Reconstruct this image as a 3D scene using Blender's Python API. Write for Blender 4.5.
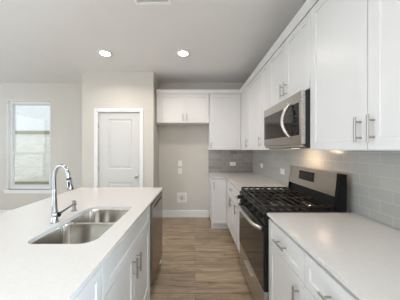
import bpy, bmesh, math, random
from math import radians as R, pi, sin, cos
from mathutils import Vector, Matrix
S = bpy.context.scene
for o in list(bpy.data.objects): bpy.data.objects.remove(o)
C = S.collection
random.seed(7)

# ------------------------------------------------------------------ camera, world, light, exposure
CAMZ = 1.378
cd = bpy.data.cameras.new('camera'); cam = bpy.data.objects.new('camera', cd); C.objects.link(cam)
cam.location = (0, 0, CAMZ); cam.rotation_euler = (R(90), 0, 0)
cd.sensor_width = 36; cd.lens = 188/400*36; cd.shift_x = 0.0125; cd.shift_y = -0.0008; cd.clip_start = 0.02
S.camera = cam
w = bpy.data.worlds.new('overcast_sky'); S.world = w; w.use_nodes = True
bg = w.node_tree.nodes['Background']
S.view_settings.view_transform = 'Standard'; S.view_settings.look = 'None'
S.view_settings.gamma = 1; S.view_settings.use_curve_mapping = False
S.view_settings.exposure = 0.0
# colour and power of each source: added daylight fills, ceiling lamps (near ones added), cooktop lamp, sky
P = {
 'rear': (12, 7, 4),
 'patio': (42, 56, 70),
 'side': (680, 925, 1150),
 'lamp': (7.8, 7.0, 6.2),
 'added_near_lamp': (4.0, 4.0, 3.8),
 'dining': (3, 3, 3),
 'task': (2.4, 1.75, 1.2),
 'sky': (1.40, 1.48, 1.50),
}
def energy(l, c, k=1.0):
    m = max(max(c), 1e-6); l.energy = m*k; l.color = [q/m for q in c]
bg.inputs[0].default_value = (*[q/max(max(P['sky']), 1e-6) for q in P['sky']], 1); bg.inputs[1].default_value = max(P['sky'])
def area(name, loc, rot, sx, sy, col):
    l = bpy.data.lights.new(name, 'AREA'); l.shape = 'RECTANGLE'; l.size = sx; l.size_y = sy; energy(l, col)
    o = bpy.data.objects.new(name, l); C.objects.link(o); o.location = loc; o.rotation_euler = rot; return o
# area lights added as daylight fill at unseen openings behind, left and right
for x in (-3.9, -2.0, -0.1, 2.2):
    area('added_daylight_rear', (x, -4.62, 1.45), (R(90), 0, 0), 1.5, 1.9, P['rear'])
area('added_daylight_left', (-5.34, -0.6, 1.2), (R(90), 0, R(-90)), 2.6, 2.1, P['patio'])
area('added_daylight_right', (3.96, -2.4, 1.4), (R(90), 0, R(90)), 2.6, 1.9, P['side'])
area('added_daylight_dining', (-5.34, 2.1, 1.45), (R(90), 0, R(-90)), 1.8, 1.9, P['dining'])

# ------------------------------------------------------------------ materials
def mat(name, col, rough=0.5, metal=0.0, noise=None, bump=None, spec=None, coat=None):
    m = bpy.data.materials.new(name); m.use_nodes = True; nt = m.node_tree; N = nt.nodes; L = nt.links
    b = N['Principled BSDF']; b.inputs['Base Color'].default_value = (*col, 1)
    b.inputs['Roughness'].default_value = rough; b.inputs['Metallic'].default_value = metal
    if spec is not None: b.inputs['Specular IOR Level'].default_value = spec
    if coat: b.inputs['Coat Weight'].default_value = coat; b.inputs['Coat Roughness'].default_value = 0.08
    tc = N.new('ShaderNodeTexCoord')
    n = N.new('ShaderNodeTexNoise'); n.inputs['Scale'].default_value = (noise or (30, 0.02))[0]; n.inputs['Detail'].default_value = 4
    L.new(tc.outputs['Object'], n.inputs['Vector'])
    a = (noise or (30, 0.02))[1]
    r = N.new('ShaderNodeValToRGB')
    r.color_ramp.elements[0].position = 0.3; r.color_ramp.elements[1].position = 0.7
    r.color_ramp.elements[0].color = (*[c*(1-a) for c in col], 1); r.color_ramp.elements[1].color = (*[min(1, c*(1+a)) for c in col], 1)
    L.new(n.outputs['Fac'], r.inputs[0]); L.new(r.outputs[0], b.inputs['Base Color'])
    if bump:
        n2 = N.new('ShaderNodeTexNoise'); n2.inputs['Scale'].default_value = bump[0]; L.new(tc.outputs['Object'], n2.inputs['Vector'])
        bp = N.new('ShaderNodeBump'); bp.inputs['Strength'].default_value = bump[1]; bp.inputs['Distance'].default_value = bump[2]
        L.new(n2.outputs['Fac'], bp.inputs['Height']); L.new(bp.outputs[0], b.inputs['Normal'])
    return m
def brushed(name, col, rough, axis=2, amt=0.06):
    m = bpy.data.materials.new(name); m.use_nodes = True; N = m.node_tree.nodes; L = m.node_tree.links; b = N['Principled BSDF']
    b.inputs['Metallic'].default_value = 1
    tc = N.new('ShaderNodeTexCoord'); mp = N.new('ShaderNodeMapping'); sc = [260, 260, 260]; sc[axis] = 4; mp.inputs['Scale'].default_value = sc
    n = N.new('ShaderNodeTexNoise'); n.inputs['Scale'].default_value = 1
    L.new(tc.outputs['Object'], mp.inputs[0]); L.new(mp.outputs[0], n.inputs['Vector'])
    r = N.new('ShaderNodeMapRange'); r.inputs[3].default_value = rough-amt; r.inputs[4].default_value = rough+amt
    L.new(n.outputs['Fac'], r.inputs[0]); L.new(r.outputs[0], b.inputs['Roughness'])
    b.inputs['Base Color'].default_value = (*col, 1)
    return m
def brickmat(name, c1, c2, mortar, bw, rh, ms, plane, rough, bump, var=0.0, off=(0, 0), coat=0):
    m = bpy.data.materials.new(name); m.use_nodes = True; N = m.node_tree.nodes; L = m.node_tree.links; b = N['Principled BSDF']
    tc = N.new('ShaderNodeTexCoord'); sp = N.new('ShaderNodeSeparateXYZ'); cb = N.new('ShaderNodeCombineXYZ')
    L.new(tc.outputs['Object'], sp.inputs[0])
    for i, ax in enumerate(plane):
        ad = N.new('ShaderNodeMath'); ad.operation = 'ADD'; ad.inputs[1].default_value = off[i]
        L.new(sp.outputs[ax], ad.inputs[0]); L.new(ad.outputs[0], cb.inputs[i])
    br = N.new('ShaderNodeTexBrick'); L.new(cb.outputs[0], br.inputs['Vector'])
    br.inputs['Scale'].default_value = 1; br.inputs['Brick Width'].default_value = bw; br.inputs['Row Height'].default_value = rh
    br.inputs['Mortar Size'].default_value = ms; br.inputs['Mortar Smooth'].default_value = 0.1
    br.inputs['Color1'].default_value = (*c1, 1); br.inputs['Color2'].default_value = (*c2, 1); br.inputs['Mortar'].default_value = (*mortar, 1)
    L.new(br.outputs['Color'], b.inputs['Base Color']); b.inputs['Roughness'].default_value = rough
    n = N.new('ShaderNodeTexNoise'); n.inputs['Scale'].default_value = 18 if var else 4; L.new(tc.outputs['Object'], n.inputs['Vector'])
    mx = N.new('ShaderNodeMath'); mx.operation = 'MULTIPLY_ADD'; mx.inputs[1].default_value = -1.0
    L.new(br.outputs['Fac'], mx.inputs[0]); L.new(n.outputs['Fac'], mx.inputs[2])
    ml = N.new('ShaderNodeMath'); ml.operation = 'MULTIPLY'; ml.inputs[1].default_value = var; L.new(n.outputs['Fac'], ml.inputs[0])
    L.new(ml.outputs[0], mx.inputs[2])
    bp = N.new('ShaderNodeBump'); bp.inputs['Strength'].default_value = bump; bp.inputs['Distance'].default_value = 0.002
    L.new(mx.outputs[0], bp.inputs['Height']); L.new(bp.outputs[0], b.inputs['Normal'])
    if coat: b.inputs['Coat Weight'].default_value = coat
    return m
def woodfloor():
    m = bpy.data.materials.new('wood_plank_floor'); m.use_nodes = True; N = m.node_tree.nodes; L = m.node_tree.links; b = N['Principled BSDF']
    tc = N.new('ShaderNodeTexCoord')
    br = N.new('ShaderNodeTexBrick'); br.offset = 0.37; br.offset_frequency = 2
    br.inputs['Scale'].default_value = 1; br.inputs['Brick Width'].default_value = 1.22; br.inputs['Row Height'].default_value = 0.15
    br.inputs['Mortar Size'].default_value = 0.0018; br.inputs['Mortar Smooth'].default_value = 0.2
    br.inputs['Color1'].default_value = (0, 0, 0, 1); br.inputs['Color2'].default_value = (1, 1, 1, 1); br.inputs['Mortar'].default_value = (0.5, 0.5, 0.5, 1)
    L.new(tc.outputs['Object'], br.inputs['Vector'])
    mp = N.new('ShaderNodeMapping'); mp.inputs['Scale'].default_value = (1.3, 14, 1); L.new(tc.outputs['Object'], mp.inputs[0])
    ad = N.new('ShaderNodeVectorMath'); ad.operation = 'ADD'; L.new(mp.outputs[0], ad.inputs[0])
    sc = N.new('ShaderNodeVectorMath'); sc.operation = 'SCALE'; sc.inputs['Scale'].default_value = 9; L.new(br.outputs['Color'], sc.inputs[0]); L.new(sc.outputs[0], ad.inputs[1])
    n = N.new('ShaderNodeTexNoise'); n.inputs['Scale'].default_value = 2.2; n.inputs['Detail'].default_value = 8; n.inputs['Roughness'].default_value = 0.65; n.inputs['Distortion'].default_value = 0.6
    L.new(ad.outputs[0], n.inputs['Vector'])
    r = N.new('ShaderNodeValToRGB'); e = r.color_ramp.elements
    e[0].position = 0.30; e[0].color = (0.15, 0.098, 0.060, 1); e[1].position = 0.72; e[1].color = (0.57, 0.445, 0.315, 1)
    k = e.new(0.5); k.color = (0.37, 0.275, 0.185, 1)
    L.new(n.outputs['Fac'], r.inputs[0])
    mr = N.new('ShaderNodeMapRange'); mr.inputs[3].default_value = 0.82; mr.inputs[4].default_value = 1.12; L.new(br.outputs['Color'], mr.inputs[0])
    vm = N.new('ShaderNodeVectorMath'); vm.operation = 'SCALE'; L.new(r.outputs[0], vm.inputs[0]); L.new(mr.outputs[0], vm.inputs['Scale'])
    mx = N.new('ShaderNodeMix'); mx.data_type = 'RGBA'; L.new(br.outputs['Fac'], mx.inputs['Factor']); L.new(vm.outputs[0], mx.inputs[6]); mx.inputs[7].default_value = (0.07, 0.045, 0.03, 1)
    L.new(mx.outputs[2], b.inputs['Base Color']); b.inputs['Roughness'].default_value = 0.34
    bp = N.new('ShaderNodeBump'); bp.inputs['Strength'].default_value = 0.15; bp.inputs['Distance'].default_value = 0.002
    L.new(n.outputs['Fac'], bp.inputs['Height']); L.new(bp.outputs[0], b.inputs['Normal'])
    return m
def quartzmat():
    m = mat('white_quartz', (0.67, 0.63, 0.60), 0.16, noise=(60, 0.025), spec=0.5)
    N = m.node_tree.nodes; L = m.node_tree.links; b = N['Principled BSDF']
    v = N.new('ShaderNodeTexVoronoi'); v.inputs['Scale'].default_value = 210
    tc = N.new('ShaderNodeTexCoord'); L.new(tc.outputs['Object'], v.inputs['Vector'])
    r = N.new('ShaderNodeMapRange'); r.inputs[1].default_value = 0.0; r.inputs[2].default_value = 0.16; r.inputs[3].default_value = 0.84; r.inputs[4].default_value = 1.0
    L.new(v.outputs['Distance'], r.inputs[0])
    vm = N.new('ShaderNodeVectorMath'); vm.operation = 'SCALE'; src = b.inputs['Base Color'].links[0].from_socket
    L.new(src, vm.inputs[0]); L.new(r.outputs[0], vm.inputs['Scale']); L.new(vm.outputs[0], b.inputs['Base Color'])
    return m
def emis(name, col, st):
    m = bpy.data.materials.new(name); m.use_nodes = True; b = m.node_tree.nodes['Principled BSDF']
    b.inputs['Base Color'].default_value = (*col, 1); b.inputs['Emission Color'].default_value = (*col, 1); b.inputs['Emission Strength'].default_value = st; return m
def panemat():
    m = bpy.data.materials.new('window_glass'); m.use_nodes = True; N = m.node_tree.nodes; L = m.node_tree.links; N.remove(N['Principled BSDF'])
    t = N.new('ShaderNodeBsdfTransparent'); g = N.new('ShaderNodeBsdfGlossy'); g.inputs['Roughness'].default_value = 0.02
    x = N.new('ShaderNodeMixShader'); x.inputs[0].default_value = 0.07; L.new(t.outputs[0], x.inputs[1]); L.new(g.outputs[0], x.inputs[2]); L.new(x.outputs[0], N['Material Output'].inputs[0]); return m
M_ = {
 'wall': mat('greige_wall_paint', (0.61, 0.58, 0.53), 0.85, noise=(3, 0.01), bump=(160, 0.06, 0.001)),
 'ceil': mat('ceiling_paint', (0.84, 0.83, 0.82), 0.9, noise=(3, 0.01), bump=(120, 0.08, 0.001)),
 'trim': mat('white_trim_paint', (0.80, 0.79, 0.78), 0.4),
 'vinyl': mat('window_vinyl', (0.68, 0.68, 0.67), 0.45),
 'door': mat('white_door_paint', (0.62, 0.615, 0.60), 0.45),
 'cab': mat('white_cabinet_paint', (0.73, 0.71, 0.695), 0.32, noise=(8, 0.008)),
 'toe': mat('toe_kick_paint', (0.70, 0.69, 0.68), 0.5),
 'quartz': quartzmat(),
 'steel': brushed('brushed_steel', (0.52, 0.49, 0.455), 0.27, 1),
 'steeld': brushed('dark_brushed_steel', (0.26, 0.235, 0.21), 0.24, 1),
 'sink': brushed('sink_steel', (0.66, 0.63, 0.59), 0.17, 2),
 'nickel': brushed('satin_nickel', (0.40, 0.385, 0.365), 0.3, 2),
 'chrome': mat('polished_chrome', (0.42, 0.42, 0.43), 0.07, 1.0),
 'blackm': mat('black_enamel', (0.008, 0.008, 0.009), 0.25, spec=0.2),
 'blackr': mat('black_plastic', (0.010, 0.010, 0.011), 0.4, spec=0.2),
 'grey': mat('charcoal_painted_metal', (0.02, 0.02, 0.021), 0.4, spec=0.3),
 'cooktop': mat('cooktop_enamel', (0.012, 0.010, 0.009), 0.16, spec=0.5),
 'bright': brushed('bright_steel', (0.74, 0.72, 0.69), 0.3, 0),
 'vent': mat('bright_white_metal', (0.95, 0.95, 0.94), 0.4),
 'iron': mat('cast_iron', (0.012, 0.010, 0.009), 0.38, spec=0.3, noise=(90, 0.2), bump=(200, 0.2, 0.001)),
 'ovenglass': mat('oven_glass', (0.02, 0.014, 0.01), 0.08, spec=0.5),
 'disp': mat('display_glass', (0.006, 0.006, 0.007), 0.12, spec=0.25),
 'legend': mat('grey_legend_print', (0.03, 0.03, 0.031), 0.5, spec=0.2),
 'plate': mat('white_plastic', (0.83, 0.81, 0.78), 0.35),
 'slot': mat('dark_slot', (0.05, 0.05, 0.05), 0.6),
 'brass': mat('brass_valve', (0.45, 0.30, 0.12), 0.35, 0.9),
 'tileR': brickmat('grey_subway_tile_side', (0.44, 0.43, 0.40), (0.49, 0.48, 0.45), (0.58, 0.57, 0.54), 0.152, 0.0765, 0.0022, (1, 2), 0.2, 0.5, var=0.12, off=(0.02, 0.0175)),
 'tileB': brickmat('shaded_subway_tile_back', (0.25, 0.23, 0.205), (0.36, 0.335, 0.30), (0.45, 0.42, 0.38), 0.152, 0.0765, 0.0022, (0, 2), 0.16, 0.5, var=0.25, off=(0.05, 0.0175)),  # same tile as the side wall, shade worked into a darker colour
 'floor': woodfloor(),
 'brick': brickmat('pale_painted_brick', (0.80, 0.79, 0.75), (0.66, 0.66, 0.62), (0.85, 0.84, 0.80), 0.21, 0.075, 0.008, (0, 2), 0.9, 0.6, var=0.4),
 'ledge': mat('weathered_ledge', (0.30, 0.28, 0.20), 0.9),
 'siding': mat('white_stucco', (0.78, 0.81, 0.84), 0.9, noise=(25, 0.1), bump=(60, 0.5, 0.01)),
 'grass': mat('grass', (0.20, 0.24, 0.12), 0.95, noise=(20, 0.4), bump=(60, 0.8, 0.03)),
 'lamp': emis('lamp_diffuser', (1.0, 0.95, 0.88), 9.0),
 'tasklamp': emis('cooktop_lamp', (1.0, 0.85, 0.65), 1.5),
 'pane': panemat(),
}

# ------------------------------------------------------------------ mesh helpers
class MB:
    def __init__(s): s.bm = bmesh.new()
    def box(s, x0, x1, y0, y1, z0, z1, bev=0.0):
        x0, x1 = sorted((x0, x1)); y0, y1 = sorted((y0, y1)); z0, z1 = sorted((z0, z1))
        v = [s.bm.verts.new((x, y, z)) for z in (z0, z1) for y in (y0, y1) for x in (x0, x1)]
        f = [s.bm.faces.new([v[i] for i in q]) for q in ((0, 2, 3, 1), (4, 5, 7, 6), (0, 1, 5, 4), (2, 6, 7, 3), (0, 4, 6, 2), (1, 3, 7, 5))]
        if bev:
            es = list({e for q in f for e in q.edges})
            bmesh.ops.bevel(s.bm, geom=es, offset=bev, segments=2, affect='EDGES', profile=0.5)
        return s
    def prism(s, prof, axis, a, b):
        # prof: list of 2-d points in the plane normal to axis ('x': (y,z), 'y': (x,z), 'z': (x,y))
        def P(p, t): return {'x': (t, p[0], p[1]), 'y': (p[0], t, p[1]), 'z': (p[0], p[1], t)}[axis]
        A = [s.bm.verts.new(P(p, a)) for p in prof]; B = [s.bm.verts.new(P(p, b)) for p in prof]; n = len(prof)
        s.bm.faces.new(A); s.bm.faces.new(B[::-1])
        for i in range(n): s.bm.faces.new([A[i], B[i], B[(i+1) % n], A[(i+1) % n]])
        return s
    def tube(s, pts, r, n=10, cap=True):
        pts = [Vector(p) for p in pts]; rs = r if isinstance(r, (list, tuple)) else [r]*len(pts)
        t0 = (pts[1]-pts[0]).normalized(); up = Vector((0, 0, 1)) if abs(t0.z) < 0.9 else Vector((1, 0, 0))
        u = t0.cross(up).normalized(); rings = []; tp = t0
        for i, p in enumerate(pts):
            t = (pts[min(i+1, len(pts)-1)]-pts[max(i-1, 0)]).normalized()
            q = tp.rotation_difference(t); u = (q @ u).normalized(); tp = t; v = t.cross(u)
            rings.append([s.bm.verts.new(p + (u*cos(2*pi*k/n)+v*sin(2*pi*k/n))*rs[i]) for k in range(n)])
        for a, b in zip(rings, rings[1:]):
            for k in range(n): s.bm.faces.new([a[k], a[(k+1) % n], b[(k+1) % n], b[k]])
        if cap: s.bm.faces.new(rings[0][::-1]); s.bm.faces.new(rings[-1])
        return s
    def lathe(s, prof, c=(0, 0, 0), axis=(0, 0, 1), n=24):
        # prof (radius, height) along axis
        ax = Vector(axis).normalized(); q = Vector((0, 0, 1)).rotation_difference(ax); c = Vector(c); rings = []
        for r, h in prof:
            rings.append([s.bm.verts.new(c + q @ Vector((max(r, 1e-5)*cos(2*pi*k/n), max(r, 1e-5)*sin(2*pi*k/n), h))) for k in range(n)])
        for a, b in zip(rings, rings[1:]):
            for k in range(n): s.bm.faces.new([a[k], a[(k+1) % n], b[(k+1) % n], b[k]])
        s.bm.faces.new(rings[0][::-1]); s.bm.faces.new(rings[-1])
        return s
    def loops(s, L, cap=True):
        # bridge equal-length closed loops of points
        rr = [[s.bm.verts.new(p) for p in l] for l in L]; n = len(rr[0])
        for a, b in zip(rr, rr[1:]):
            for k in range(n): s.bm.faces.new([a[k], a[(k+1) % n], b[(k+1) % n], b[k]])
        if cap: s.bm.faces.new(rr[-1])
        return s
    def obj(s, name, m, parent=None, smooth=False, loc=None):
        bmesh.ops.remove_doubles(s.bm, verts=s.bm.verts, dist=1e-6)
        bmesh.ops.recalc_face_normals(s.bm, faces=s.bm.faces)
        me = bpy.data.meshes.new(name); s.bm.to_mesh(me); s.bm.free()
        o = bpy.data.objects.new(name, me); C.objects.link(o); me.materials.append(M_[m])
        if smooth:
            me.polygons.foreach_set('use_smooth', [True]*len(me.polygons)); me.set_sharp_from_angle(angle=R(40))
        if parent: o.parent = parent
        if loc: o.location = loc
        return o
def tag(o, label, cat, group=None, kind=None):
    o['label'] = label; o['category'] = cat
    if group: o['group'] = group
    if kind: o['kind'] = kind
    return o
def thing(name, label, cat, loc=(0, 0, 0), rz=0, group=None):
    o = bpy.data.objects.new(name, None); C.objects.link(o); o.location = loc; o.rotation_euler = (0, 0, R(rz)); o.empty_display_size = 0.1
    return tag(o, label, cat, group)
def struct(o, label=None):
    o['kind'] = 'structure'
    if label: o['label'] = label
    return o
def copy_tree(o, parent=None):
    c = o.copy(); C.objects.link(c); c.parent = parent
    for ch in [q for q in bpy.data.objects if q.parent == o and q is not c]: copy_tree(ch, c)
    return c

# panelled slab: front faces -y at y=0, back at y=t, spans x0..x1, z0..z1
def slab(x0, x1, z0, z1, t, panels, prof, e=0.0015):
    b = MB(); bm = b.bm
    def q(pts): bm.faces.new([bm.verts.new(p) for p in pts])
    X0, X1, Z0, Z1 = x0+e, x1-e, z0+e, z1-e
    xs = sorted({X0, X1, *[p[0] for p in panels], *[p[1] for p in panels]}); zs = sorted({Z0, Z1, *[p[2] for p in panels], *[p[3] for p in panels]})
    for i in range(len(xs)-1):
        for j in range(len(zs)-1):
            cx, cz = (xs[i]+xs[i+1])/2, (zs[j]+zs[j+1])/2
            if any(p[0] < cx < p[1] and p[2] < cz < p[3] for p in panels): continue
            q([(xs[i], 0, zs[j]), (xs[i+1], 0, zs[j]), (xs[i+1], 0, zs[j+1]), (xs[i], 0, zs[j+1])])
    for p in panels:
        L = [[(p[0]+d, y, p[2]+d), (p[1]-d, y, p[2]+d), (p[1]-d, y, p[3]-d), (p[0]+d, y, p[3]-d)] for d, y in prof]
        b.loops(L)
    L = [[(a, y, c), (d, y, c), (d, y, f), (a, y, f)] for a, d, c, f, y in ((X0, X1, Z0, Z1, 0), (x0, x1, z0, z1, e), (x0, x1, z0, z1, t))]
    b.loops(L)
    return b
SH = [(0, 0), (0.0015, 0.007), (0.002, 0.007)]
def shaker(x0, x1, z0, z1, fr=0.057, y=0.0):
    b = slab(x0, x1, z0, z1, 0.019, [(x0+fr, x1-fr, z0+fr, z1-fr)], SH)
    for v in b.bm.verts: v.co.y += y
    return b
def pull(parent, x, z, y, vertical=True, ln=0.13, name='pull'):
    b = MB(); h = ln/2; k = ln*0.31
    d = (0, 0, 1) if vertical else (1, 0, 0)
    P = lambda t, yy: (x+d[0]*t, yy, z+d[2]*t)
    b.tube([P(-h, y-0.032), P(h, y-0.032)], 0.0062, 10)
    for t in (-k, k): b.tube([P(t, y), P(t, y-0.032)], 0.0048, 8)
    return b.obj(name, 'nickel', parent, smooth=True)

# ------------------------------------------------------------------ room shell
D = 3.845; XR = 1.19; XL = -5.3; YB = -4.6; H = 2.743; PF = 3.304; PX0, PX1 = -1.986, -0.732
XF = 3.95; YR = -0.42   # the living area behind the camera reaches further right than the kitchen
struct(MB().prism([(XL-0.1, YB-0.1), (XF+0.1, YB-0.1), (XF+0.1, YR), (XR+0.1, YR), (XR+0.1, D+0.1), (XL-0.1, D+0.1)], 'z', -0.1, 0).obj('floor', 'floor'))
struct(MB().prism([(XL-0.1, YB-0.1), (XF+0.1, YB-0.1), (XF+0.1, YR), (XR+0.1, YR), (XR+0.1, D+0.1), (XL-0.1, D+0.1)], 'z', H, H+0.1).obj('ceiling', 'ceil'))
struct(MB().prism([(XR, YR-0.1), (XF+0.1, YR-0.1), (XF+0.1, YR), (XR+0.1, YR), (XR+0.1, D+0.1), (XR, D+0.1)], 'z', 0, H).obj('wall_right', 'wall'))
b = MB(); b.box(XF, XF+0.1, YB, -3.75, 0, H); b.box(XF, XF+0.1, -1.05, YR, 0, H); b.box(XF, XF+0.1, -3.75, -1.05, 0, 0.4); b.box(XF, XF+0.1, -3.75, -1.05, 2.4, H)
struct(b.obj('wall_far_right', 'wall'))
WX0, WX1, WZ0, WZ1 = -3.845, -2.955, 0.56, 2.375
b = MB(); T = 0.14
b.box(XL, WX0, D, D+T, 0, H); b.box(WX1, XR, D, D+T, 0, H); b.box(WX0, WX1, D, D+T, 0, WZ0); b.box(WX0, WX1, D, D+T, WZ1, H)
struct(b.obj('wall_back', 'wall'))
b = MB()   # left wall with the patio door opening
b.box(XL-0.1, XL, YB, -2.0, 0, H); b.box(XL-0.1, XL, 0.8, 1.15, 0, H); b.box(XL-0.1, XL, 3.05, D+0.14, 0, H); b.box(XL-0.1, XL, 1.15, 3.05, 0, 0.45); b.box(XL-0.1, XL, 1.15, 3.05, 2.45, H); b.box(XL-0.1, XL, -2.0, 0.8, 2.3, H); b.box(XL-0.1, XL, -2.0, 0.8, 0, 0.1)
struct(b.obj('wall_left', 'wall'))
b = MB()   # wall behind the camera with three window openings
xs = [XL]
for x in (-3.9, -2.0, -0.1, 2.2): xs += [x-0.8, x+0.8]
xs.append(XF)
for i in range(0, len(xs), 2): b.box(xs[i], xs[i+1], YB-0.1, YB, 0, H)
b.box(xs[1], xs[-2], YB-0.1, YB, 0, 0.45); b.box(xs[1], xs[-2], YB-0.1, YB, 2.45, H)
struct(b.obj('wall_front', 'wall'))
# pantry enclosure with door opening
DX0, DX1, DZ = -1.705, -0.970, 2.040
b = MB()
b.box(PX0, DX0-0.02, PF, PF+0.11, 0, H); b.box(DX1+0.02, PX1, PF, PF+0.11, 0, H); b.box(DX0-0.02, DX1+0.02, PF, PF+0.11, DZ+0.02, H)
b.box(PX0, PX0+0.11, PF+0.11, D, 0, H); b.box(PX1-0.11, PX1, PF+0.11, D, 0, H)
struct(b.obj('wall_pantry', 'wall'))
# door and casing
dr = struct(slab(DX0+0.004, DX1-0.004, 0.012, DZ-0.004, 0.035,
    [(DX0+0.17, DX1-0.145, 1.035, 1.915), (DX0+0.17, DX1-0.145, 0.22, 0.80)], [(0, 0), (0.012, 0.009), (0.03, 0.009), (0.045, 0.002), (0.05, 0.002)]).obj('door_1', 'door', loc=(0, PF+0.022, 0)),
    'white two panel pantry door with round knob')
kn = MB().lathe([(0.026, 0), (0.026, 0.006), (0.012, 0.010), (0.010, 0.032), (0.022, 0.040), (0.028, 0.052), (0.026, 0.064), (0.014, 0.070)], (DX1-0.062, 0, 0.905), (0, -1, 0)).obj('door_knob', 'nickel', dr, True)
for z in (1.80, 1.05, 0.25):
    MB().tube([(DX0+0.002, -0.006, z-0.045), (DX0+0.002, -0.006, z+0.045)], 0.007, 8).obj('hinge', 'nickel', dr, True)
b = MB(); cw = 0.064
def casing(b, x0, x1, z0, z1): b.box(x0, x1, PF-0.016, PF, z0, z1, 0.004)
casing(b, DX0-cw, DX0, 0, DZ+cw); casing(b, DX1, DX1+cw, 0, DZ+cw); casing(b, DX0, DX1, DZ, DZ+cw)
b.box(DX0-0.02, DX0, PF, PF+0.11, 0, DZ+0.02); b.box(DX1, DX1+0.02, PF, PF+0.11, 0, DZ+0.02); b.box(DX0, DX1, PF, PF+0.11, DZ, DZ+0.02)
b.box(DX0, DX0+0.012, PF+0.058, PF+0.09, 0, DZ); b.box(DX1-0.012, DX1, PF+0.058, PF+0.09, 0, DZ); b.box(DX0+0.012, DX1-0.012, PF+0.058, PF+0.09, DZ-0.012, DZ)
struct(b.obj('trim_1', 'trim'), 'white casing around the pantry door')
# baseboards
def bboard(name, x0, x1, y0, y1):
    b = MB(); b.box(x0, x1, y0, y1, 0, 0.125)
    if abs(x1-x0) > abs(y1-y0): b.prism([(y1, 0.125), (y0, 0.125), (y0+0.006, 0.140), (y1, 0.143)], 'x', x0, x1)
    else:
        s = 1 if name.endswith('pantry') else -1
        xa, xb = (x0, x1) if s > 0 else (x1, x0)
        b.prism([(xa, 0.125), (xb, 0.125), (xb-0.006*s, 0.140), (xa, 0.143)], 'y', y0, y1)
    return struct(b.obj(name, 'trim'))
bboard('baseboard_back', PX1, 0.283, D-0.014, D)
bboard('baseboard_left', XL, PX0, D-0.014, D)
bboard('baseboard_pantry', PX1, PX1+0.014, PF, D-0.014)
b = MB(); b.box(PX0, DX0-cw, PF-0.014, PF, 0, 0.14); b.box(DX1+cw, PX1+0.014, PF-0.014, PF, 0, 0.14)
struct(b.obj('baseboard_front', 'trim'))
# window: vinyl single hung, recessed in a drywall return
wn = MB(); fy0, fy1 = D+0.055, D+0.115; ft = 0.045
wn.box(WX0, WX0+ft, fy0, fy1, WZ0, WZ1, 0.003).box(WX1-ft, WX1, fy0, fy1, WZ0, WZ1, 0.003).box(WX0+ft, WX1-ft, fy0, fy1, WZ1-ft, WZ1, 0.003).box(WX0+ft, WX1-ft, fy0, fy1, WZ0, WZ0+ft, 0.003)
win = struct(wn.obj('window_1', 'trim'), 'single hung white window looking onto a pale brick house')
zm = 1.30
def sash(x0, x1, z0, z1, y, s, botrail=None):
    b = MB(); br_ = botrail or s
    b.box(x0, x0+s, y, y+0.028, z0, z1, 0.003).box(x1-s, x1, y, y+0.028, z0, z1, 0.003).box(x0+s, x1-s, y, y+0.028, z1-s, z1, 0.003).box(x0+s, x1-s, y, y+0.028, z0, z0+br_, 0.003)
    o = b.obj('sash', 'vinyl', win)
    MB().box(x0+s, x1-s, y+0.012, y+0.016, z0+br_, z1-s).obj('pane', 'pane', o)
sash(WX0+ft, WX1-ft, zm-0.02, WZ1-ft, D+0.085, 0.022)
sash(WX0+ft, WX1-ft, WZ0+ft, zm+0.02, D+0.057, 0.034, 0.045)
struct(MB().box(WX0-0.06, WX1+0.06, D-0.03, D+0.055, WZ0-0.022, WZ0, 0.004).box(WX0-0.045, WX1+0.045, D-0.016, D, WZ0-0.075, WZ0-0.022, 0.003).obj('trim_2', 'trim'), 'white window sill and apron')
b = MB()
b.box(WX0-0.001, WX0+0.008, D-0.004, D+0.055, WZ0, WZ1).box(WX1-0.008, WX1+0.001, D-0.004, D+0.055, WZ0, WZ1).box(WX0, WX1, D-0.004, D+0.055, WZ1-0.008, WZ1+0.001)
struct(b.obj('trim_3', 'trim'), 'white return lining the window recess')

# outside
struct(MB().box(-14, 6, D+0.15, 14, -0.2, -0.02).obj('ground', 'grass'), 'strip of grass between the houses')
nh = thing('neighbouring_house', 'pale brick house wall seen through the window', 'building', (-6.2, 7.3, -0.02))
MB().box(-6, 6, 0, 0.3, 0, 2.02).obj('lower_wall', 'brick', nh)
MB().box(-6.02, 6.02, -0.06, 0.3, 2.02, 2.13, 0.01).obj('ledge', 'ledge', nh)
MB().box(-6, 6, 0.02, 0.3, 2.13, 5.2).obj('upper_wall', 'siding', nh)
MB().box(-6.02, 6.02, -0.03, 0.0, 0.0, 0.16).obj('plinth', 'ledge', nh)

# backsplash tile and counters
CZ = 0.914; CT = 0.022; XT = XR-0.010
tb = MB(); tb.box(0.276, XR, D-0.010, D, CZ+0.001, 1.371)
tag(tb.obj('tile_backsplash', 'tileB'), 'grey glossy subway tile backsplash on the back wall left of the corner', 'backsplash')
tb = MB(); tb.box(XT, XR-0.0005, -0.3, D-0.010, CZ+0.001, 1.371)
tag(tb.obj('tile_backsplash', 'tileR'), 'long grey glossy subway tile backsplash behind the range', 'backsplash')
CE = 0.530; RY0, RY1 = 1.392, 2.162
def poly_slab(pts, z0, z1, bev=0.004):
    b = MB(); b.prism(pts, 'z', z0, z1)
    es = [e for e in b.bm.edges if abs(e.verts[0].co.z-e.verts[1].co.z) < 1e-6]
    bmesh.ops.bevel(b.bm, geom=es, offset=bev, segments=2, affect='EDGES'); return b
tag(poly_slab([(CE, -0.3), (XT, -0.3), (XT, RY0-0.003), (CE, RY0-0.003)], CZ-CT, CZ).obj('countertop', 'quartz'), 'white quartz countertop in the near right, this side of the range', 'countertop')
BF = D-0.65
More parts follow.
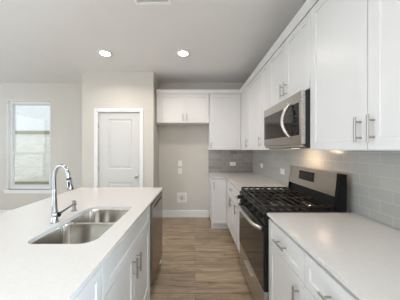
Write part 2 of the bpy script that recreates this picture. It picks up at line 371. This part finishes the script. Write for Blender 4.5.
tag(poly_slab([(0.262, BF), (CE, BF), (CE, RY1+0.003), (XT, RY1+0.003), (XT, D-0.01), (0.262, D-0.01)], CZ-CT, CZ).obj('countertop', 'quartz'), 'L-shaped white quartz countertop beyond the range, wrapping the far corner', 'countertop')

# island top with sink cutout
def rrect(x0, x1, y0, y1, rs, n=8):
    # radii order: (x0,y0),(x1,y0),(x1,y1),(x0,y1)
    P = []
    for (cx, cy, sx, sy, a0), r in zip(((x0, y0, 1, 1, 180), (x1, y0, -1, 1, 270), (x1, y1, -1, -1, 0), (x0, y1, 1, -1, 90)), rs):
        for k in range(n+1):
            a = R(a0+90*k/n); P.append((cx+sx*r+r*cos(a), cy+sy*r+r*sin(a)))
    return P
IX0, IX1, IY0, IY1 = -1.41, -0.393, -0.5, 2.31
SK = (-0.850, -0.505, 0.925, 1.532)
def sheet(outer, holes):
    bm = bmesh.new(); ed = []
    for lp in [outer]+holes:
        v = [bm.verts.new((p[0], p[1], 0)) for p in lp]
        ed += [bm.edges.new((v[i], v[(i+1) % len(v)])) for i in range(len(v))]
    bmesh.ops.triangle_fill(bm, use_beauty=True, use_dissolve=False, edges=ed); return bm
def holed_slab(outer, holes, z0, z1):
    b = MB(); b.bm.free(); b.bm = sheet(outer, holes)
    for v in b.bm.verts: v.co.z = z1
    r = bmesh.ops.extrude_face_region(b.bm, geom=b.bm.faces[:])
    for g in r['geom']:
        if isinstance(g, bmesh.types.BMVert): g.co.z = z0
    return b
hole = rrect(*SK, (0.05, 0.075, 0.025, 0.075))
b = holed_slab([(IX0, IY0), (IX1, IY0), (IX1, IY1), (IX0, IY1)], [hole], CZ-CT, CZ)
tag(b.obj('island_countertop', 'quartz'), 'large white quartz island countertop with a sink cutout', 'countertop')
# sink
sk = thing('kitchen_sink', 'undermount stainless double bowl sink set in the island', 'sink', ((SK[0]+SK[1])/2, (SK[2]+SK[3])/2, CZ-CT))
ox, oy = sk.location.x, sk.location.y
dv = 1.245
def L2(l): return [(p[0]-ox, p[1]-oy) for p in l]
bw1 = (SK[0]-0.004, SK[1]+0.004, SK[2]-0.004, dv-0.012); bw2 = (SK[0]-0.004, SK[1]+0.004, dv+0.012, SK[3]+0.004)
r1 = (0.055, 0.08, 0.06, 0.05); r2 = (0.05, 0.06, 0.045, 0.08)
holed_slab(L2(rrect(SK[0]-0.03, SK[1]+0.03, SK[2]-0.03, SK[3]+0.03, (0.07,)*4)), [L2(rrect(*bw1, r1)), L2(rrect(*bw2, r2))], -0.004, -0.001).obj('rim', 'sink', sk)
for bw, rr, nm in ((bw1, r1, 'near'), (bw2, r2, 'far')):
    Ls = []; inn = [(0, -0.001), (0.002, -0.012), (0.008, -0.15), (0.014, -0.175), (0.026, -0.19), (0.045, -0.196), (0.07, -0.198)]
    for d, z in inn:
        l = rrect(bw[0]+d, bw[1]-d, bw[2]+d, bw[3]-d, tuple(max(0.02, q-d*0.5) for q in rr)); Ls.append([(p[0]-ox, p[1]-oy, z) for p in l])
    o = MB().loops(Ls).obj('bowl', 'sink', sk, True)
    cx, cy = (bw[0]+bw[1])/2-ox, (bw[2]+bw[3])/2-oy
    MB().lathe([(0.045, -0.1975), (0.045, -0.195), (0.038, -0.194), (0.030, -0.1965), (0.0, -0.1965)], (cx, cy, 0)).obj('drain', 'chrome', o, True)
# faucet
FX, FY = -0.897, 1.20
fc = thing('kitchen_faucet', 'chrome gooseneck pull-down faucet with side lever beside the island sink', 'faucet', (FX, FY, CZ))
MB().lathe([(0.025, 0), (0.025, 0.005), (0.0205, 0.010), (0.0185, 0.05), (0.0160, 0.11), (0.013, 0.17), (0.0115, 0.21)], (0, 0, 0)).obj('body', 'chrome', fc, True)
pts = [(0, 0, 0.20), (0.0, 0, 0.285)]
ax_, ay_ = cos(R(-20)), sin(R(-20)); rad = 0.064
for k in range(1, 15):
    a = pi-k*(pi*0.95)/14; dx = rad+rad*cos(a); pts.append((dx*ax_, dx*ay_, 0.285+rad*1.25*sin(a)))
MB().tube(pts, 0.0100, 14).obj('spout', 'chrome', fc, True)
e = Vector(pts[-1]); d = (e-Vector(pts[-2])).normalized()
MB().tube([e, e+d*0.014, e+d*0.018, e+d*0.05, e+d*0.080, e+d*0.085], [0.0105, 0.011, 0.0135, 0.015, 0.018, 0.015], 16).obj('spray_head', 'chrome', fc, True)
MB().tube([e+d*0.010, e+d*0.019], 0.0142, 16).obj('gasket', 'blackr', fc, True)
MB().tube([e+d*0.032+Vector((0.004, -0.013, 0)), e+d*0.062+Vector((0.004, -0.015, 0))], 0.006, 10).obj('button', 'blackr', fc, True)
MB().tube([(0.010, -0.004, 0.052), (0.040, -0.016, 0.056)], [0.018, 0.0155], 16).tube([(0.036, -0.010, 0.058), (0.052, 0.06, 0.078), (0.060, 0.10, 0.088)], [0.008, 0.006, 0.005], 10).obj('lever', 'chrome', fc, True)
sp_ = thing('soap_dispenser', 'small chrome soap dispenser standing behind the faucet', 'soap dispenser', (-0.917, 1.425, CZ))
MB().lathe([(0.021, 0), (0.021, 0.004), (0.013, 0.010), (0.011, 0.055), (0.014, 0.060), (0.014, 0.074), (0.010, 0.078)]).obj('body', 'chrome', sp_, True)
MB().tube([(0, 0, 0.068), (0.03, -0.03, 0.070), (0.045, -0.045, 0.060)], [0.006, 0.005, 0.0045], 10).obj('nozzle', 'chrome', sp_, True)

# ------------------------------------------------------------------ cabinets (local frame: front at -y, x across, root at base left front)
BZ0, BZ1 = 0.10, CZ-CT
def base_cab(label, loc, rz, w, drawers, doors, depth=0.60, filler=(0, 0), kick_h=0.10, hollow=False):
    # loc: left front bottom corner of the carcass front; doors sit in front of y=0. doors: list of (x0, x1, pullx or None)
    t = thing('base_cabinet', label, 'cabinet', loc, rz)
    b = MB()
    if hollow:
        b.box(0.001, 0.018, 0, depth, BZ0, BZ1).box(w-0.018, w-0.001, 0, depth, BZ0, BZ1).box(0.018, w-0.018, 0, depth, BZ0, BZ0+0.018).box(0.018, w-0.018, depth-0.012, depth, BZ0, BZ1).box(0.018, w-0.018, 0, 0.019, BZ1-0.03, BZ1)
        b.box(0.018, w-0.018, 0, 0.004, 0.68, 0.73)
    else: b.box(0.001, w-0.001, 0, depth, BZ0, BZ1)
    b.obj('carcass', 'cab', t)
    MB().box(0.001, w-0.001, 0.055, 0.073, 0, BZ0).obj('toe_kick', 'toe', t)
    for x0, x1, pp in drawers:
        o = shaker(x0+0.002, x1-0.002, 0.708, 0.868, 0.045, -0.020).obj('drawer' if pp else 'false_drawer_front', 'cab', t)
        if pp: pull(o, (x0+x1)/2, 0.788, -0.020, False)
    for x0, x1, px in doors:
        o = shaker(x0+0.002, x1-0.002, 0.112, 0.702, 0.057, -0.020).obj('door', 'cab', t)
        if px is not None: pull(o, px, 0.600, -0.020)
    return t
FXR = CE+0.033   # carcass front of right hand run (door face 2 cm in front)
# right run, facing -X: local x runs towards the camera (world -Y)
def right_base(label, y1, y0, ndoor, pside='far', ndraw=1, **k):
    w_ = y1-y0; hw = w_/2
    dw = [(i*w_/ndraw, (i+1)*w_/ndraw, True) for i in range(ndraw)]
    if ndoor == 2: ds = [(0, hw, hw-0.035), (hw, w_, hw+0.035)]
    else: ds = [(0, w_, 0.04 if pside == 'far' else w_-0.04)]
    return base_cab(label, (FXR, y1, 0), -90, w_, dw, ds, depth=XR-FXR-0.012, **k)
right_base('narrow white shaker base cabinet touching the far side of the range', 2.475, RY1+0.004, 1, 'far')
right_base('two door white base cabinet between the narrow one and the far corner', 3.085, 2.479, 2)
right_base('white base cabinet with one drawer right beside the near side of the range', RY0-0.004, 0.941, 1, 'near')
right_base('white base cabinet with one drawer at the bottom right edge of the photo', 0.939, 0.484, 1, 'near')
right_base('white base cabinet under the nearest end of the right countertop, out of view', 0.482, -0.29, 2)
# corner return facing the camera, with blind filler
bf = BF+0.033
tc_ = base_cab('slim white base cabinet in the far corner beside the refrigerator space', (0.285, bf, 0), 0, XR-0.012-0.285, [], [], depth=D-bf-0.002)
o = shaker(0.008, FXR-0.285-0.025, 0.112, 0.868, 0.045, -0.020).obj('door', 'cab', tc_); pull(o, 0.035, 0.775, -0.020)
MB().box(FXR-0.285-0.018, FXR-0.285, -0.108, 0.0, BZ0, BZ1).obj('filler', 'cab', tc_)
# island run, facing +X: local x runs away from the camera (world +Y)
IF = IX1-0.037
ib = base_cab('white shaker sink base cabinet in the island beside the dishwasher', (IF, 0.835, 0), 90, 1.705-0.835, [(0, 1.705-0.835, False)], [(0, 0.435, 0.435-0.038), (0.435, 0.87, 0.435+0.038)], depth=0.60, hollow=True)
base_cab('white island base cabinet at the near end, bottom left of the photo', (IF, 0.380, 0), 90, 0.453, [(0, 0.453, True)], [(0, 0.453, 0.04)], depth=0.60)
base_cab('white two door island cabinet beside the camera, out of view', (IF, -0.48, 0), 90, 0.858, [(0, 0.429, True), (0.429, 0.858, True)], [(0, 0.429, 0.39), (0.429, 0.858, 0.468)], depth=0.60)
tag(MB().box(IX0+0.26, IF-0.602, -0.48, 2.285, 0, BZ1).obj('island_back_panel', 'cab'), 'white panelled back of the island under the seating overhang', 'panel')
tag(MB().box(IF-0.60, IF+0.018, 2.268, 2.288, 0.0, BZ1, 0.001).obj('island_end_panel', 'cab'), 'white end panel closing the far end of the island past the dishwasher', 'panel')
tag(MB().box(IF-0.60, IF+0.018, 1.707, 1.727, 0.0, BZ1, 0.001).obj('cabinet_divider_panel', 'cab'), 'thin white upright panel between sink cabinet and dishwasher', 'panel')
# dishwasher
dwl = 0.536
dw = thing('dishwasher', 'stainless steel dishwasher built into the far end of the island', 'dishwasher', (IF, 1.729, 0), 90)
MB().box(0.002, dwl, 0.0, 0.58, 0.10, BZ1-0.002).obj('tub', 'grey', dw)
do = MB().box(0.003, dwl-0.001, -0.038, -0.001, 0.115, 0.872, 0.004).obj('door', 'steeld', dw)
MB().box(0.01, dwl-0.008, -0.034, -0.004, 0.872, 0.880).obj('control_strip', 'blackr', do)
MB().box(0.08, dwl-0.08, -0.0385, -0.036, 0.815, 0.850, 0.001).obj('pocket_handle', 'slot', do)
MB().box(0.003, dwl-0.001, 0.05, 0.07, 0, 0.10).obj('toe_panel', 'blackr', dw)

# wall cabinets
UZ0, UZ1 = 1.373, 2.425; UF = 0.870   # carcass front plane X; door face at 0.85
def wall_cab(label, loc, rz, w, doors, z0=UZ0, z1=UZ1, depth=None, dz1=2.405):
    t = thing('wall_cabinet', label, 'cabinet', (loc[0], loc[1], z0), rz)
    MB().box(0.0005, w-0.0005, 0, depth, 0, z1-z0).obj('carcass', 'cab', t)
    for x0, x1, px in doors:
        o = shaker(x0+0.002, x1-0.002, 0.004, dz1-z0, 0.057, -0.020).obj('door', 'cab', t)
        if px is not None: pull(o, px, 0.106, -0.020)
    return t
UD = XR-UF-0.012
def right_wall(label, y1, y0, nd, pside='far', z0=UZ0):
    w_ = y1-y0; hw = w_/2
    ds = [(0, hw, hw-0.036), (hw, w_, hw+0.036)] if nd == 2 else [(0, w_, 0.04 if pside == 'far' else w_-0.04)]
    return wall_cab(label, (UF, y1), -90, w_, ds, z0, depth=UD)
UB = D-0.35
right_wall('tall two door white wall cabinet nearest the camera at the right edge', RY0-0.002, 0.464, 2)
right_wall('white wall cabinet cut off by the top right corner, out of view', 0.462, -0.29, 2)
right_wall('short two door white cabinet mounted above the microwave', RY1-0.001, RY0, 2, z0=1.832)
right_wall('narrow white wall cabinet just beyond the microwave', 2.470, RY1+0.001, 1, 'far')
right_wall('white wall cabinet second from the far corner on the right wall', 3.085, 2.472, 1, 'far')
t = thing('wall_cabinet', 'tall white blind corner cabinet over the far tiled corner', 'cabinet', (0.262, UB, UZ0))
MB().box(0.0, XR-0.012-0.262, 0, D-UB-0.012, 0, UZ1-UZ0).obj('carcass', 'cab', t)
o = shaker(0.006, UF-0.262-0.024, 0.004, 2.405-UZ0, 0.057, -0.020).obj('door', 'cab', t); pull(o, 0.036, 0.085, -0.020, ln=0.11)
MB().box(UF-0.262-0.019, UF-0.262, -(UB-3.086), 0.0, 0, UZ1-UZ0).obj('filler', 'cab', t)
t = thing('wall_cabinet', 'wide two door white cabinet over the empty refrigerator space', 'cabinet', (-0.712, UB, 1.872))
fw = 0.262+0.712
MB().box(0, fw-0.001, 0, D-UB, 0, UZ1-1.872).obj('carcass', 'cab', t)
MB().box(0, 0.045, -0.018, 0, 0, UZ1-1.872).obj('filler', 'cab', t)
mid = 0.527
for x0, x1, px in ((0.047, mid, mid-0.035), (mid, fw-0.004, mid+0.035)):
    o = shaker(x0+0.002, x1-0.002, 0.004, 2.405-1.872, 0.057, -0.020).obj('door', 'cab', t); pull(o, px, 0.10, -0.020)
# crown: two mitred lengths as one continuous moulding
cz0, cz1 = 2.412, 2.485; ov = 0.043
prof = [(0.024, cz0), (0.024, cz0+0.010), (0.030, cz0+0.022), (ov, cz1-0.012), (ov, cz1)]   # outward distance from carcass front
b = MB(); V = []
for d_, z in prof+[(-0.02, cz1), (-0.02, cz0+0.014)]:
    V.append([b.bm.verts.new(p) for p in ((-0.712, UB-d_, z), (UF-d_, UB-d_, z), (UF-d_, -0.3, z))])
n = len(V)
for i in range(n):
    for j in range(2): b.bm.faces.new([V[i][j], V[i][j+1], V[(i+1) % n][j+1], V[(i+1) % n][j]])
b.bm.faces.new([v[0] for v in V]); b.bm.faces.new([v[2] for v in V])
tag(b.obj('crown_moulding', 'cab'), 'white crown moulding running along the tops of all wall cabinets', 'moulding')

# ------------------------------------------------------------------ microwave
mw = thing('microwave', 'stainless over-the-range microwave with curved handle above the range', 'microwave', (0.792, RY1-0.003, 1.392), -90)
mwW = RY1-RY0-0.006; mh = 1.826-1.392; md = XR-0.012-0.792
MB().box(0, mwW, 0.052, md, 0, mh, 0.003).box(0, mwW, 0.028, 0.052, 0.012, mh-0.006).obj('body', 'grey', mw)
mf = MB()   # stainless face frame: top band, bottom band, right stile, thin far edge
mf.box(0, mwW, 0.0, 0.028, mh-0.085, mh-0.004, 0.003).box(0, mwW, 0.0, 0.028, 0.028, 0.098, 0.003).box(mwW-0.038, mwW, 0.0, 0.028, 0.098, mh-0.085, 0.002).box(0, 0.012, 0.0, 0.028, 0.098, mh-0.085)
dd = mf.obj('door_frame', 'steel', mw)
MB().box(0.012, mwW-0.150, 0.004, 0.024, 0.098, mh-0.085).obj('door_glass', 'ovenglass', dd)
cp = MB().box(mwW-0.148, mwW-0.038, 0.004, 0.024, 0.098, mh-0.085).obj('control_panel', 'disp', mw)
MB().box(mwW-0.125, mwW-0.065, 0.0025, 0.004, mh-0.130, mh-0.105).obj('clock', 'legend', cp)
kb = MB()
for r_ in range(5):
    for c_ in range(3): kb.box(mwW-0.128+c_*0.026, mwW-0.112+c_*0.026, 0.003, 0.004, 0.125+r_*0.030, 0.139+r_*0.030)
kb.obj('keypad', 'legend', cp)
hp = []; hx = mwW-0.175
for k in range(13):
    a = k/12; hp.append((hx-0.030*sin(pi*a)+0.01, -0.004-0.050*sin(pi*a)**0.8, 0.085+a*0.285))
MB().tube(hp, [0.009]+[0.015]*11+[0.009], 12).obj('handle', 'steel', mw, True)
vb = MB().box(0.02, mwW-0.02, 0.006, 0.05, 0.004, 0.026, 0.003); vb.obj('bottom_vent', 'steel', mw)
gr = MB()
for k in range(24): gr.box(0.04+k*0.028, 0.056+k*0.028, 0.0035, 0.006, mh-0.030, mh-0.024)
gr.obj('vent_slots', 'slot', mw)
MB().box(mwW-0.50, mwW-0.42, 0.18, 0.22, -0.004, 0.0).obj('cooktop_lamp', 'tasklamp', mw)
l = bpy.data.lights.new('cooktop_task_light', 'AREA'); l.shape = 'RECTANGLE'; l.size = 0.16; l.size_y = 0.10; energy(l, P['task'])
lo = bpy.data.objects.new('cooktop_task_light', l); C.objects.link(lo); lo.location = (XR-0.19, RY0+0.46, 1.384); lo.rotation_euler = (0, R(-25), 0)

# ------------------------------------------------------------------ range (local: front -y, x towards camera)
RX = 0.508; RW = RY1-RY0-0.004
rg = thing('gas_range', 'stainless and black gas range with continuous grates and backguard', 'range', (RX, RY1-0.002, 0), -90)
rd = XR-0.014-RX     # total depth
MB().box(0, RW, 0.045, rd-0.05, 0.03, 0.905, 0.002).box(0.02, RW-0.02, 0.08, rd-0.06, 0, 0.03).obj('body', 'blackm', rg)
# cooktop pan with raised rim
ck = MB(); ck.box(0.0, RW, 0.018, rd-0.115, 0.905, 0.925, 0.004); ck.obj('cooktop', 'cooktop', rg)
# front control panel sloping outward
cpn = MB().prism([(0.045, 0.905), (0.016, 0.905), (0.0, 0.895), (0.012, 0.812), (0.045, 0.812)], 'x', 0.002, RW-0.002)
cpo = cpn.obj('control_panel', 'blackm', rg)
for k in range(5):
    x = 0.095+k*(RW-0.19)/4
    kk = MB().lathe([(0.026, 0), (0.026, 0.004), (0.021, 0.008), (0.020, 0.030), (0.017, 0.034)], (x, 0.006, 0.857), (0, -1, 0.12), 20)
    kk.box(x-0.005, x+0.005, -0.040, -0.026, 0.842, 0.880, 0.001)
    kk.obj('knob', 'blackr', cpo, True)
# oven door
od = MB().box(0.002, RW-0.002, 0.004, 0.044, 0.325, 0.805, 0.004).obj('oven_door', 'blackm', rg)
MB().box(0.006, RW-0.006, 0.0005, 0.006, 0.330, 0.755, 0.001).obj('oven_window', 'ovenglass', od)
hp = []
for k in range(15):
    a = k/14; hp.append((0.045+a*(RW-0.09), 0.006-0.040*min(1, 3.2*sin(pi*a))**0.8-0.012*sin(pi*a), 0.775))
MB().tube(hp, 0.0155, 12).obj('oven_handle', 'bright', od, True)
sdr = MB().box(0.002, RW-0.002, 0.004, 0.044, 0.065, 0.318, 0.004).obj('storage_drawer', 'steel', rg)
MB().box(0.27, RW-0.27, -0.016, 0.006, 0.257, 0.270, 0.003).obj('drawer_pull', 'bright', sdr)
# burners
for (bx, by, br_) in ((0.155, 0.17, 0.045), (0.155, 0.41, 0.038), (RW/2, 0.29, 0.05), (RW-0.155, 0.17, 0.048), (RW-0.155, 0.41, 0.036)):
    o = MB().lathe([(br_+0.014, 0.9252), (br_+0.012, 0.932), (br_, 0.936), (br_, 0.938)], (bx, by, 0)).obj('burner_base', 'steel', rg, True)
    MB().lathe([(br_-0.004, 0.938), (br_-0.002, 0.944), (br_-0.008, 0.947)], (bx, by, 0)).obj('burner_cap', 'iron', o, True)
gw = (RW-0.03)/3
for k in range(3):
    x0 = 0.015+k*gw+0.002; x1 = x0+gw-0.004; y0, y1 = 0.020, rd-0.135; g = MB(); z0, z1 = 0.940, 0.955
    g.box(x0, x1, y0, y0+0.014, z0, z1, 0.002).box(x0, x1, y1-0.014, y1, z0, z1, 0.002).box(x0, x0+0.012, y0+0.014, y1-0.014, z0, z1, 0.002).box(x1-0.012, x1, y0+0.014, y1-0.014, z0, z1, 0.002)
    ym = (y0+y1)/2; g.box(x0+0.012, x1-0.012, ym-0.006, ym+0.006, z0, z1)
    for j in range(1, 8):
        yy = y0+j*(y1-y0)/8
        if abs(yy-ym) < 0.02: continue
        g.box(x0+0.012, x1-0.012, yy-0.005, yy+0.005, z0+0.003, z1+0.001)
    for fx in (x0+0.006, x1-0.006):
        for fy in (y0+0.006, y1-0.006, ym): g.box(fx-0.006, fx+0.006, fy-0.006, fy+0.006, 0.9252, z0)
    g.obj('grate', 'iron', rg)
# backguard: recessed black vent below, stainless console above
by0 = rd-0.125
MB().prism([(by0+0.01, 0.9052), (rd-0.05, 0.9052), (rd-0.05, 1.192), (by0+0.045, 1.198), (by0+0.035, 1.03)], 'x', 0.045, RW-0.004).obj('backguard', 'blackr', rg)
for xx in (0.041, RW-0.028):
    MB().prism([(by0-0.004, 0.926), (rd-0.05, 0.926), (rd-0.05, 1.192), (by0+0.026, 1.192), (by0+0.006, 1.02)], 'x', xx, xx+0.004 if xx < 0.1 else RW).obj('end_cap', 'blackm', rg)
cs = MB().prism([(by0+0.006, 1.022), (by0+0.034, 1.030), (by0+0.044, 1.197), (by0+0.024, 1.203)], 'x', 0.045, RW-0.030).obj('console', 'steel', rg)
MB().prism([(by0+0.010, 1.085), (by0+0.0125, 1.085), (by0+0.0225, 1.170), (by0+0.0185, 1.170)], 'x', 0.235, 0.475).obj('display', 'disp', cs)
kb = MB()
for r_ in range(3):
    for c_ in range(7):
        z = 1.097+r_*0.024; yb = by0+0.0095+(z-1.085)*0.1
        kb.box(0.250+c_*0.031, 0.267+c_*0.031, yb-0.0005, yb+0.002, z, z+0.010)
kb.obj('keypad', 'legend', cs)

# ------------------------------------------------------------------ plates, outlets
def outlet(label, loc, rz, horizontal=True, group=None, kind='duplex'):
    t = thing('wall_outlet' if kind != 'switch' else 'light_switch', label, 'outlet' if kind != 'switch' else 'switch', loc, rz, group)
    w_, h_ = (0.120, 0.074) if horizontal else (0.078, 0.120)
    MB().box(-w_/2, w_/2, -0.006, 0, -h_/2, h_/2, 0.002).obj('cover_plate', 'plate', t)
    if kind == 'switch': MB().box(-0.017, 0.017, -0.009, -0.006, -0.033, 0.033, 0.001).obj('rocker', 'plate', t)
    else:
        b = MB(); sl = []
        for s in (-1, 1):
            cx, cz = (s*0.025, 0) if horizontal else (0, s*0.025)
            b.box(cx-0.016, cx+0.016, -0.008, -0.006, cz-0.016, cz+0.016, 0.001)
            for q in (-1, 1):
                if horizontal: sl.append((cx-0.004, cx+0.004, -0.0085, -0.008, q*0.006-0.001, q*0.006+0.001))
                else: sl.append((q*0.006-0.001, q*0.006+0.001, -0.0085, -0.008, cz-0.004, cz+0.004))
        o = b.obj('receptacle', 'plate', t)
        for q in sl: MB().box(*q).obj('slot', 'slot', o)
    return t
outlet('white outlet plate on the tiled back wall under the corner cabinet', (0.770, D-0.010, 1.090), 0)
outlet('small white outlet plate on the right tiled wall near the far corner', (XT, 3.32, 1.098), -90)
outlet('white outlet plate on the right tiled wall just beyond the range', (XT, 2.53, 1.085), -90)
outlet('upper white wall plate in the empty refrigerator space', (-0.307, D, 1.095), 0, False, kind='switch')
outlet('lower white outlet directly below another plate in the refrigerator space', (-0.307, D, 0.940), 0, False)
ib_ = thing('icemaker_outlet_box', 'square white water supply box low on the refrigerator space wall', 'outlet box', (-0.265, D, 0.398))
b = MB(); b.box(-0.098, 0.098, -0.010, 0, 0.055, 0.098, 0.002).box(-0.098, 0.098, -0.010, 0, -0.098, -0.055, 0.002).box(-0.098, -0.062, -0.010, 0, -0.055, 0.055).box(0.062, 0.098, -0.010, 0, -0.055, 0.055)
b.obj('frame', 'plate', ib_)
MB().box(-0.062, 0.062, -0.003, 0, -0.055, 0.055).obj('box_back', 'toe', ib_)
MB().tube([(0, -0.012, -0.05), (0, -0.012, 0.005)], 0.010, 10).box(-0.022, 0.022, -0.022, -0.012, 0.005, 0.020, 0.002).obj('valve', 'nickel', ib_, True)

# ------------------------------------------------------------------ ceiling fixtures
def recessed(label, x, y, key='lamp', group=None):
    t = thing('recessed_light', label, 'ceiling light', (x, y, H), 0, group)
    MB().lathe([(0.068, -0.003), (0.092, -0.001), (0.095, -0.004), (0.090, -0.010), (0.070, -0.012), (0.066, -0.006)], n=32).obj('trim_ring', 'trim', t, True)
    MB().lathe([(0.067, -0.008), (0.067, -0.0115)], n=32).obj('diffuser', 'lamp', t)
    l = bpy.data.lights.new('recessed_lamp', 'AREA'); l.shape = 'DISK'; l.size = 0.12; energy(l, P[key]); l.spread = R(146)
    lo = bpy.data.objects.new('recessed_lamp', l); C.objects.link(lo); lo.location = (x, y, H-0.014)
    return t
recessed('left glowing recessed ceiling light, nearer the pantry door', -1.27, 2.65)
recessed('right glowing recessed ceiling light, in front of the refrigerator space', -0.168, 2.65)
recessed('added recessed ceiling light above the camera end of the aisle, out of view', -0.10, 0.75, 'added_near_lamp')  # this and the next two are unseen lamps, added for fill
recessed('added recessed ceiling light above the near half of the island, out of view', -1.75, 0.35, 'added_near_lamp')
recessed('added recessed ceiling light over the living area behind the camera', -1.27, -1.4, 'added_near_lamp')
vt = thing('ceiling_vent', 'white louvred air register on the ceiling near the top edge', 'vent', (-0.390, 1.660, H))
b = MB(); b.box(-0.165, 0.165, -0.10, -0.078, -0.010, 0, 0.002).box(-0.165, 0.165, 0.078, 0.10, -0.010, 0, 0.002).box(-0.165, -0.143, -0.078, 0.078, -0.010, 0).box(0.143, 0.165, -0.078, 0.078, -0.010, 0)
b.obj('frame', 'vent', vt)
MB().box(-0.143, 0.143, -0.078, 0.078, -0.002, 0).obj('backing', 'toe', vt)
for k in range(9):
    y = -0.066+k*0.0165
    MB().prism([(y-0.006, -0.009), (y-0.004, -0.010), (y+0.006, -0.003), (y+0.004, -0.002)], 'x', -0.143, 0.143).obj('louvre', 'vent', vt)
